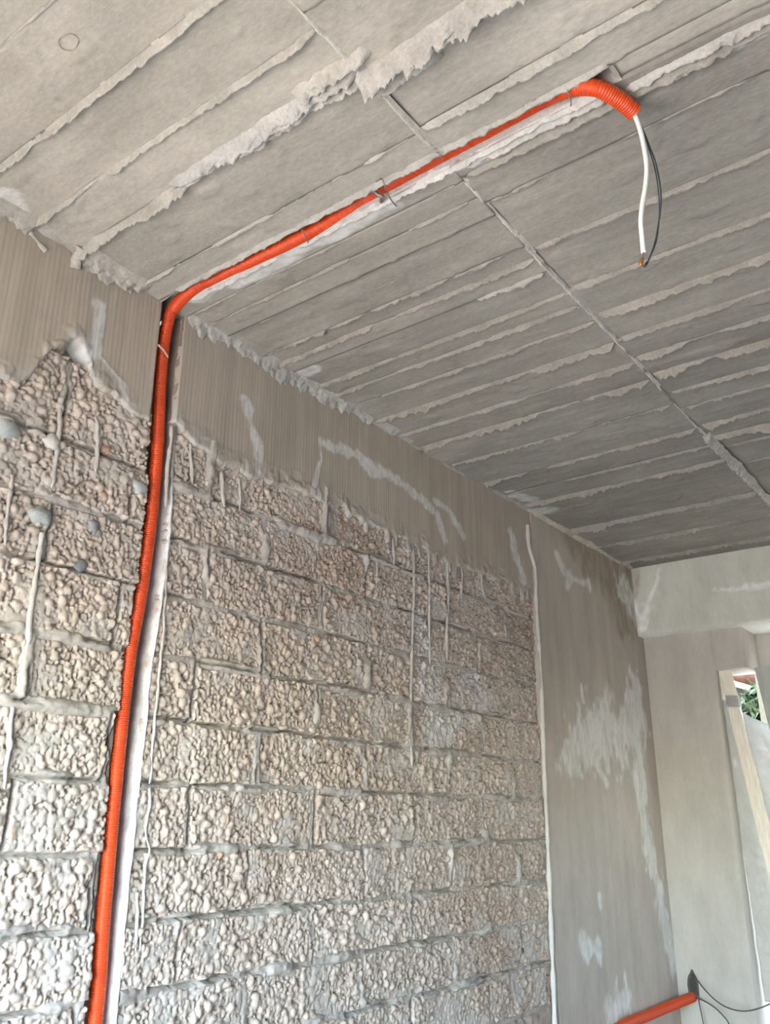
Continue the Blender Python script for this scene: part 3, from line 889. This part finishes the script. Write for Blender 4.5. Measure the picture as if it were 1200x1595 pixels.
def far_face(name, X0, y0, y1, z0, z1, white, base, seed, thick=0.28, brown=None):
    step = 0.012
    ys = np.r_[y0, np.arange(y0, y1, step), y1, y1]; zs = np.r_[z0, np.arange(z0, z1, step), z1, z1]
    Y, Z = np.meshgrid(ys, zs, indexing='ij')
    X = X0 + 0.004*(fbm(Y*3, Z*2, seed, 3)-0.5)*2
    X = X + 0.006*sstep(0.02, 0.0, np.minimum(np.minimum(Y-y0, y1-Y), np.minimum(Z-z0, z1-Z)))
    X[0] = X[-1] = X0+thick; X[:, 0] = X0+thick; X[:, -1] = X0+thick
    C = np.zeros(X.shape+(3,)); C[:] = base
    C = C*(0.92+0.16*fbm(Y*3, Z*2, seed+3, 4))[..., None]*(0.96+0.08*fbm(Y*18, Z*1.2, seed+5, 2))[..., None]
    W_ = np.zeros(X.shape)
    for poly, w in white: W_ = np.maximum(W_, patch(Y, Z, poly, w, seed+9, 0.7, 22))
    C = mix(C, (0.88, 0.88, 0.84), 0.9*W_)
    if brown is not None:
        C = mix(C, (0.30, 0.235, 0.16), 0.6*patch(Y, Z, brown, 0.05, seed+11, 0.6, 20))
    return link(name, grid_mesh(name, X, Y, Z, C, flip=True), M['smooth'], far)


far_face('beam', XBEAM, YRIGHT, YW+0.02, ZB, HC+0.02,
         [(fp(XBEAM, (1027, 885), (1024, 905), (1015, 925), (1008, 945)), 0.014), (fp(XBEAM, (975, 930), (990, 950), (1003, 975), (1008, 945)), 0.028),
          (fp(XBEAM, (1115, 918), (1150, 918), (1200, 910), (1230, 908)), 0.018)], (0.66, 0.645, 0.56), 401, thick=0.50,
         brown=fp(XBEAM, (985, 885), (985, 925)))
far_face('pier', XFAR, YJ, YW+0.02, 0.0, ZB+0.01,
         [(fp(XFAR, (1000, 1010), (998, 1040), (996, 1060)), 0.012), (fp(XFAR, (1003, 1200), (1010, 1300), (1022, 1350)), 0.012)], (0.49, 0.455, 0.40), 403)
far_face('lintel', XFAR, YL, YJ+0.004, ZO, ZB+0.01, [], (0.49, 0.455, 0.40), 405)
far_face('lintel', XFAR+0.27, YRIGHT, YL+0.02, ZO, ZB+0.01, [], (0.49, 0.455, 0.40), 407, thick=0.14)
far_face('pier', XFAR, YRIGHT, YL-0.75, 0.0, ZB+0.01, [], (0.49, 0.455, 0.40), 409)

# =================================================================== ORANGE CONDUIT
def corrugated(path, R, pitch=0.0055, sides=16, depth=0.11):
    path, s = resample(catmull(path, 14), pitch/5)
    ph = (s/pitch) % 1.0
    w = 0.5+0.5*np.cos(2*math.pi*ph)
    w = np.sqrt(w)
    return path, R*(1-depth+depth*w)


R1 = 0.0185
path = [np.array([1.388, YW+0.012, 0.003]), np.array([1.386, YW+0.012, 0.5])]
for (x_, y_) in [(149, 1580), (160, 1440), (177, 1250), (199, 1040), (220, 920), (236, 800), (245, 700), (249, 610)]:
    path.append(on_wall(x_, y_, -0.022))
path.append(on_wall(254, 545, -0.018))
path.append(on_wall(261, 505, -0.010))
path.append(on_wall(271, 480, 0.010))
for (x_, y_, d_) in [(302, 449, -0.012), (330, 436, -0.024), (360, 421, -0.022), (400, 402, -0.014), (450, 378, -0.010), (500, 352, -0.014), (550, 321, -0.030), (590, 297, -0.034), (640, 267, -0.032),
                     (690, 240, -0.034), (740, 214, -0.036), (790, 186, -0.036), (840, 158, -0.032), (880, 140, -0.016), (908, 135, 0.002), (936, 139, 0.018), (965, 155, 0.032), (989, 174, 0.046)]:
    path.append(on_ceil(x_, y_, d_))
pp, rr = corrugated(path, R1)
con = bpy.data.objects.new('conduit', None); con.location = (1.388, YW+0.012, 0.0); col.objects.link(con)
tag(con, 'long orange corrugated conduit running up the block wall and along the ceiling slot', 'conduit')
bpy.context.view_layer.update()
tube = link('corrugated_tube', sweep('corrugated_tube', pp, rr, 16, False), M['orange'], con)
# cut end: inner bore
tdir = pp[-1]-pp[-12]; tdir /= np.linalg.norm(tdir)
inner = np.array([pp[-1]+tdir*0.0005, pp[-1]-tdir*0.012, pp[-1]-tdir*0.04])
me = sweep('bore', inner, [R1*0.99, R1*0.80, R1*0.78], 16, False)
link('bore', me, M['orange'], con)
END = pp[-1].copy()


# =================================================================== CABLES AT THE CEILING OUTLET
def at_plane(x, y, dist):           # point on the sight line at a given horizontal distance
    r0 = ray(x, y); return EYE + r0*dist/math.hypot(r0[0], r0[1])


DE = float(math.hypot(END[0], END[1]))
wc = bpy.data.objects.new('white_cable', None); wc.location = END; col.objects.link(wc)
tag(wc, 'thick white electrical cable hanging from the open end of the orange conduit', 'cable')
bpy.context.view_layer.update()
white_pts = [END-tdir*0.035+np.array([0, 0, -0.003])] + [at_plane(x_, y_, DE-0.004+dd) for x_, y_, dd in
             [(988, 178, 0.0), (997, 200, 0.003), (1004, 230, 0.004), (1008, 260, 0.004), (1006, 290, 0.003), (1001, 320, 0.002), (999, 345, 0.0), (1001, 370, 0), (1003, 393, 0)]]
wp_, s_ = resample(catmull(white_pts, 10), 0.004)
link('sheath', sweep('sheath', wp_, 0.0052, 12), M['white_pvc'], wc)
tipp = [at_plane(x_, y_, DE-0.004) for x_, y_ in [(1002.5, 392), (1002, 402), (1001.5, 412)]]
link('copper_core', sweep('copper_core', resample(np.array(tipp), 0.003)[0], 0.0012, 8), M['copper'], wc)
link('copper_curl', sweep('copper_curl', resample(catmull([at_plane(x_, y_, DE-0.005) for x_, y_ in [(1002, 403), (1000, 406), (998, 410), (1000, 413)]], 6), 0.002)[0], 0.0038, 8), M['copper'], wc)

dc = bpy.data.objects.new('dark_cable', None); dc.location = END; col.objects.link(dc)
tag(dc, 'thin dark blue-grey cable bowed out behind the hanging white cable', 'cable')
bpy.context.view_layer.update()
dk = [END-tdir*0.03+np.array([0.004, 0, 0])] + [at_plane(x_, y_, DE+0.012) for x_, y_ in [(992, 183), (1003, 205), (1012, 228), (1021, 252), (1028, 285), (1030, 315), (1026, 350), (1020, 380), (1012, 402), (1008, 411)]]
dp_, s_ = resample(catmull(dk, 10), 0.004)
link('sheath', sweep('sheath', dp_, 0.0018, 8), M['dark_pvc'], dc)
link('cut_tip', sweep('cut_tip', np.array([at_plane(1008.5, 409, DE+0.011), at_plane(1006, 413, DE+0.010), at_plane(1004, 415, DE+0.009)]), 0.0030, 8), M['dark_pvc'], dc)
dk2 = [END-tdir*0.03+np.array([0.006, 0.002, 0])] + [at_plane(x_, y_, DE+0.016) for x_, y_ in [(991, 183), (1001, 203), (1009, 225), (1017, 250), (1023, 275), (1027, 310), (1027, 345), (1022, 378), (1010, 408)]]
dp_, s_ = resample(catmull(dk2, 10), 0.004)
o = link('second_dark_cable', sweep('second_dark_cable', dp_, 0.0013, 8), M['dark_pvc']); o.name = 'thin_cable'
tag(o, 'finest dark cable close beside the bowed dark cable under the ceiling outlet', 'cable')


# =================================================================== TIES
def wire(name, pts, r, mat, label, cat='tie wire'):
    p_, s = resample(catmull(pts, 8), 0.003)
    o = link(name, sweep(name, p_, r, 8), mat); tag(o, label, cat); return o


wire('tie_wire', [on_ceil(586, 283, 0.004), on_ceil(594, 278, 0.012), on_ceil(598, 284, 0.026), on_ceil(603, 300, 0.028), on_ceil(612, 315, 0.016), on_ceil(618, 321, 0.004)], 0.0016, M['steel'],
     'thin steel wire loop tying the conduit at mid-ceiling')
wire('bent_nail', [on_ceil(582, 296, -0.004), on_ceil(588, 303, 0.010), on_ceil(596, 306, 0.014), on_ceil(594, 314, 0.010)], 0.0050, M['steel'],
     'stubby bent grey nail beside the wire loop at mid-ceiling', 'nail')
for k, (pts, lb_) in enumerate([
        ([(680, 238, -0.002), (683, 238, 0.012), (688, 246, 0.014), (690, 250, 0.002)], 'small pale wire staple over the conduit at the ceiling seam'),
        ([(884, 138, 0.0), (886, 146, 0.020), (890, 158, 0.014), (889, 166, 0.0)], 'small rusty wire staple over the conduit near its open end'),
        ([(470, 357, 0.0), (472, 360, 0.022), (478, 372, 0.020), (480, 380, 0.002)], 'small pale wire staple over the conduit between wall corner and wire loop')]):
    wire('wire_staple', [on_ceil(*q_) for q_ in pts], 0.0015, M['steel'], lb_, 'staple')
wire('wire_staple', [on_ceil(285, 452, 0.004), on_wall(286, 460, 0.056), on_wall(288, 468, 0.054), on_wall(290, 476, 0.03)], 0.0012, M['steel'], 'thin wire staple over the conduit bend where wall meets ceiling', 'staple')
a0 = on_wall(247, 537, 0.020); a1 = on_wall(262, 556, 0.006)
pth, s_ = resample(np.array([a0, a0*0.5+a1*0.5+np.array([0, -0.002, 0.001]), a1]), 0.003)
o = link('wood_splinter', sweep('wood_splinter', pth, 0.0036*(1-0.3*s_/s_[-1]), 5), M['splinter'])
tag(o, 'little wooden splinter wedged across the conduit at the top of the wall channel', 'splinter')

# =================================================================== SECOND CONDUIT, LOW AT THE FAR CORNER
zc2 = ZC-0.885
c2 = bpy.data.objects.new('conduit', None); c2.location = (4.2, YW-0.030, zc2); col.objects.link(c2)
tag(c2, 'short orange conduit running low across the smooth column to the far corner', 'conduit')
bpy.context.view_layer.update()
path2 = [np.array([3.45, YW-0.036, zc2-0.40]), np.array([3.75, YW-0.034, zc2-0.08]), np.array([4.2, YW-0.030, zc2]), np.array([4.6, YW-0.034, zc2+0.003]), np.array([4.85, YW-0.05, zc2+0.008]), np.array([XFAR-0.005, YW-0.085, zc2+0.02])]
pp2, rr2 = corrugated(path2, 0.025, 0.008)
link('corrugated_tube', sweep('corrugated_tube', pp2, rr2, 16, True), M['orange'], c2)
ec = on_far(1083, 1535)


def far_wire(pts, r, label):
    p_, s = resample(catmull(pts, 8), 0.006)
    o = link('electric_wire', sweep('electric_wire', p_, r, 8), M['grey_pvc']); tag(o, label, 'wire', 'loose wires from the far wall hole')


far_wire([on_far(1078, 1518, XFAR), on_far(1086, 1526, XFAR-0.05), on_far(1098, 1541, XFAR-0.09), on_far(1115, 1558, XFAR-0.12), on_far(1135, 1570, XFAR-0.13), on_far(1160, 1575, XFAR-0.13), on_far(1185, 1570, XFAR-0.10), on_far(1205, 1562, XFAR-0.08), on_far(1235, 1556, XFAR-0.05)], 0.0032,
         'grey wire sagging right from the low far-wall hole')
far_wire([on_far(1080, 1553, XFAR-0.01), on_far(1095, 1558, XFAR-0.06), on_far(1112, 1568, XFAR-0.09), on_far(1127, 1582, XFAR-0.10), on_far(1137, 1598, XFAR-0.10), on_far(1145, 1640, XFAR-0.09)], 0.0032,
         'dark wire curling downward from the end of the low orange conduit')
far_wire([on_far(1087, 1545, XFAR-0.01), on_far(1090, 1565, XFAR-0.05), on_far(1096, 1595, XFAR-0.06), on_far(1102, 1640, XFAR-0.06)], 0.0026,
         'thin wire dropping almost straight down beside the low orange conduit')
# flat ragged dark patch painted as the shaded hole where the wires come out
q = []
yc, zc = (fp(XFAR, (1081, 1535))[0])
n = 18
th = np.linspace(0, 2*math.pi, n)
ring = np.stack([np.full(n, XFAR-0.006), yc+0.028*np.cos(th)*(0.7+0.6*fbm(np.cos(th)*2+3, np.sin(th)*2, 501, 2)), zc+0.075*np.sin(th)*(0.7+0.6*fbm(np.cos(th)*2+3, np.sin(th)*2+9, 503, 2))], -1)
mid = ring*0.5+np.array([XFAR-0.004, yc, zc])*0.5; mid[:, 0] = XFAR-0.0045
G = np.stack([ring, mid, np.repeat([[XFAR-0.004, yc, zc]], n, 0)], 1)
C = np.zeros(G.shape); C[:] = (0.055, 0.05, 0.045); C[:, 0] = (0.12, 0.11, 0.10)
link('painted_wire_hole', grid_mesh('painted_wire_hole', G[..., 0], G[..., 1], G[..., 2], C), M['mortar'], far)

# =================================================================== WINDOW OPENING AT THE FAR END
XB_ = XFAR+0.045


def leaning(name, ptsTL, ptsTR, ptsBL, ptsBR, X0, thick, mat, label, cat):
    """board with four corners in a vertical plane and real thickness"""
    f = [on_far(*q_, X0) for q_ in (ptsTL, ptsTR, ptsBR, ptsBL)]
    for a_, b_ in ((0, 3), (1, 2)):                 # carry both edges down to the floor
        f[b_] = f[a_] + (f[b_]-f[a_])*(f[a_][2]/(f[a_][2]-f[b_][2]))
    b = [v+np.array([thick, 0, 0]) for v in f]
    v = f+b
    qd = [(0, 1, 2, 3), (7, 6, 5, 4), (0, 4, 5, 1), (1, 5, 6, 2), (2, 6, 7, 3), (3, 7, 4, 0)]
    me = quads_mesh(name, v, qd, None, smooth=False)
    o = link(name, me, mat); tag(o, label, cat)
    bv = o.modifiers.new('b', 'BEVEL'); bv.width = 0.004; bv.segments = 2
    return o


leaning('wooden_batten', (1119, 1043), (1137, 1041), (1252, 1595), (1279, 1595), XB_, 0.035, M['wood'], 'pale sawn wooden batten leaning inside the far window opening', 'batten')
leaning('wooden_board', (1175, 1040), (1225, 1036), (1312, 1595), (1362, 1595), XB_-0.035, 0.03, M['greywood'], 'grey upright board at the right edge of the far window opening', 'board')


def film():
    n1, n2 = 60, 120
    U_, V_ = np.meshgrid(np.linspace(0, 1, n1), np.linspace(0, 1, n2), indexing='ij')
    TL = on_far(1124, 1086, XB_+0.055); TR = on_far(1204, 1130, XB_+0.04); BL = on_far(1192, 1560, XB_+0.055); BR = on_far(1330, 1590, XB_+0.04)
    P_ = (TL*(1-U_)[..., None]+TR*U_[..., None])*(1-V_)[..., None] + (BL*(1-U_)[..., None]+BR*U_[..., None])*V_[..., None]
    sag = 0.02*np.sin(U_*math.pi)*(1-V_)
    P_[..., 2] -= sag
    P_[..., 0] += 0.010*np.sin(V_*70+U_*5+4*fbm(U_*3, V_*5, 601, 2))*(0.3+0.7*U_) + 0.012*(fbm(U_*5, V_*9, 603, 3)-0.5)*2
    me = grid_mesh('plastic_sheet', P_[..., 0], P_[..., 1], P_[..., 2])
    o = link('plastic_sheet', me, M['film']); tag(o, 'crumpled translucent plastic sheet stretched beside the wooden batten', 'sheet')
    so = o.modifiers.new('s', 'SOLIDIFY'); so.thickness = 0.0012
    # the band of film wrapped round the batten
    c = [on_far(1127, 1083, XB_-0.006), on_far(1150, 1083, XB_-0.006), on_far(1154, 1101, XB_-0.006), on_far(1131, 1101, XB_-0.006)]
    n3 = 14
    A_, B_ = np.meshgrid(np.linspace(0, 1, n3), np.linspace(0, 1, 8), indexing='ij')
    Q = (c[0]*(1-A_)[..., None]+c[1]*A_[..., None])*(1-B_)[..., None]+(c[3]*(1-A_)[..., None]+c[2]*A_[..., None])*B_[..., None]
    Q[..., 0] += 0.03*(np.abs(A_-0.5)*2)**6 + 0.004*(fbm(A_*4, B_*8, 605, 2)-0.5)
    w = link('wrap', grid_mesh('wrap', Q[..., 0], Q[..., 1], Q[..., 2]), M['film'], o)
    w.modifiers.new('s', 'SOLIDIFY').thickness = 0.0015


film()

# =================================================================== OUTSIDE, SEEN THROUGH THE OPENING
hs = bpy.data.objects.new('neighbour_house', None); hs.location = (9.0, 2.0, -0.15); col.objects.link(hs)
tag(hs, 'neighbouring house with brown roof and cream eaves board beyond the far opening', 'house')
bpy.context.view_layer.update()
X9 = 9.0
e0 = on_far(1100, 1043, X9); e1 = on_far(1200, 1075, X9)
zeave = (e0[2]+e1[2])/2


def slab(name, pts, d, mat, parent):
    f = [np.array(v) for v in pts]; b = [v+np.array(d) for v in f]
    qd = [(0, 1, 2, 3), (7, 6, 5, 4), (0, 4, 5, 1), (1, 5, 6, 2), (2, 6, 7, 3), (3, 7, 4, 0)]
    return link(name, quads_mesh(name, f+b, qd, None, False), mat, parent)


slab('roof', [on_far(1080, 1020, X9-0.1), on_far(1260, 1070, X9-0.1), on_far(1260, 1096, X9-0.1), on_far(1080, 1042, X9-0.1)], (0.9, 0, 0.25), M['roof'], hs)
slab('eaves_board', [on_far(1080, 1042, X9-0.12), on_far(1260, 1094, X9-0.12), on_far(1260, 1103, X9-0.12), on_far(1080, 1050, X9-0.12)], (0.05, 0, 0), M['fascia'], hs)
q0 = on_far(1060, 1048, X9+0.3); q1 = on_far(1280, 1098, X9+0.3)
slab('wall', [q0, q1, np.array([X9+0.3, q1[1], -0.15]), np.array([X9+0.3, q0[1], -0.15])], (0.2, 0, 0), M['housewall'], hs)


def shrub(name, c, rad, n, label, seed):
    root = bpy.data.objects.new(name, None); root.location = (c[0], c[1], -0.15); col.objects.link(root)
    tag(root, label, 'shrub', 'shrubs beyond the far opening')
    bpy.context.view_layer.update()
    rg = random.Random(seed)
    v = []; q_ = []
    for k in range(n):
        d = Vector((rg.gauss(0, 1), rg.gauss(0, 1), rg.gauss(0, 1))).normalized()*rg.uniform(0.45, 1)
        p0 = Vector(c)+Vector((d.x*rad[0], d.y*rad[1], d.z*rad[2]))
        a = Vector((rg.gauss(0, 1), rg.gauss(0, 1), rg.gauss(0, 1))).normalized(); b_ = a.orthogonal().normalized()
        L_ = rg.uniform(0.05, 0.10); i0 = len(v)
        v += [p0-a*L_, p0+b_*L_*0.35, p0+a*L_, p0-b_*L_*0.35]; q_.append((i0, i0+1, i0+2, i0+3))
    f = link('foliage', quads_mesh('foliage', [tuple(x) for x in v], q_, None, False), M['leaf'], root); f['kind'] = 'stuff'
    st = np.array([[c[0], c[1], -0.15], [c[0]+0.03, c[1], c[2]*0.5], [c[0], c[1]+0.02, c[2]]])
    link('stem', sweep('stem', resample(st, 0.08)[0], 0.03, 8), M['bark'], root)


gw = on_far(1180, 1080, 6.7)[1]  # wall added here to block the sky and dim the opening's reveal
o = link('sky_block_wall', box_mesh('sky_block_wall', 6.7, 6.85, -3.2, gw, -0.15, 2.75), M['housewall']); tag(o, 'dark wall added close outside the far opening to block sky light, right of the shrubs', 'wall')
shrub('shrub', tuple(on_far(1186, 1120, 7.3)), (0.20, 0.14, 0.26), 1200, 'dark leafy shrub close behind the grey board in the far opening', 3)
shrub('shrub', tuple(on_far(1150, 1180, 8.3)), (0.35, 0.5, 0.42), 3500, 'big green shrub below the cream eaves beyond the far opening', 5)
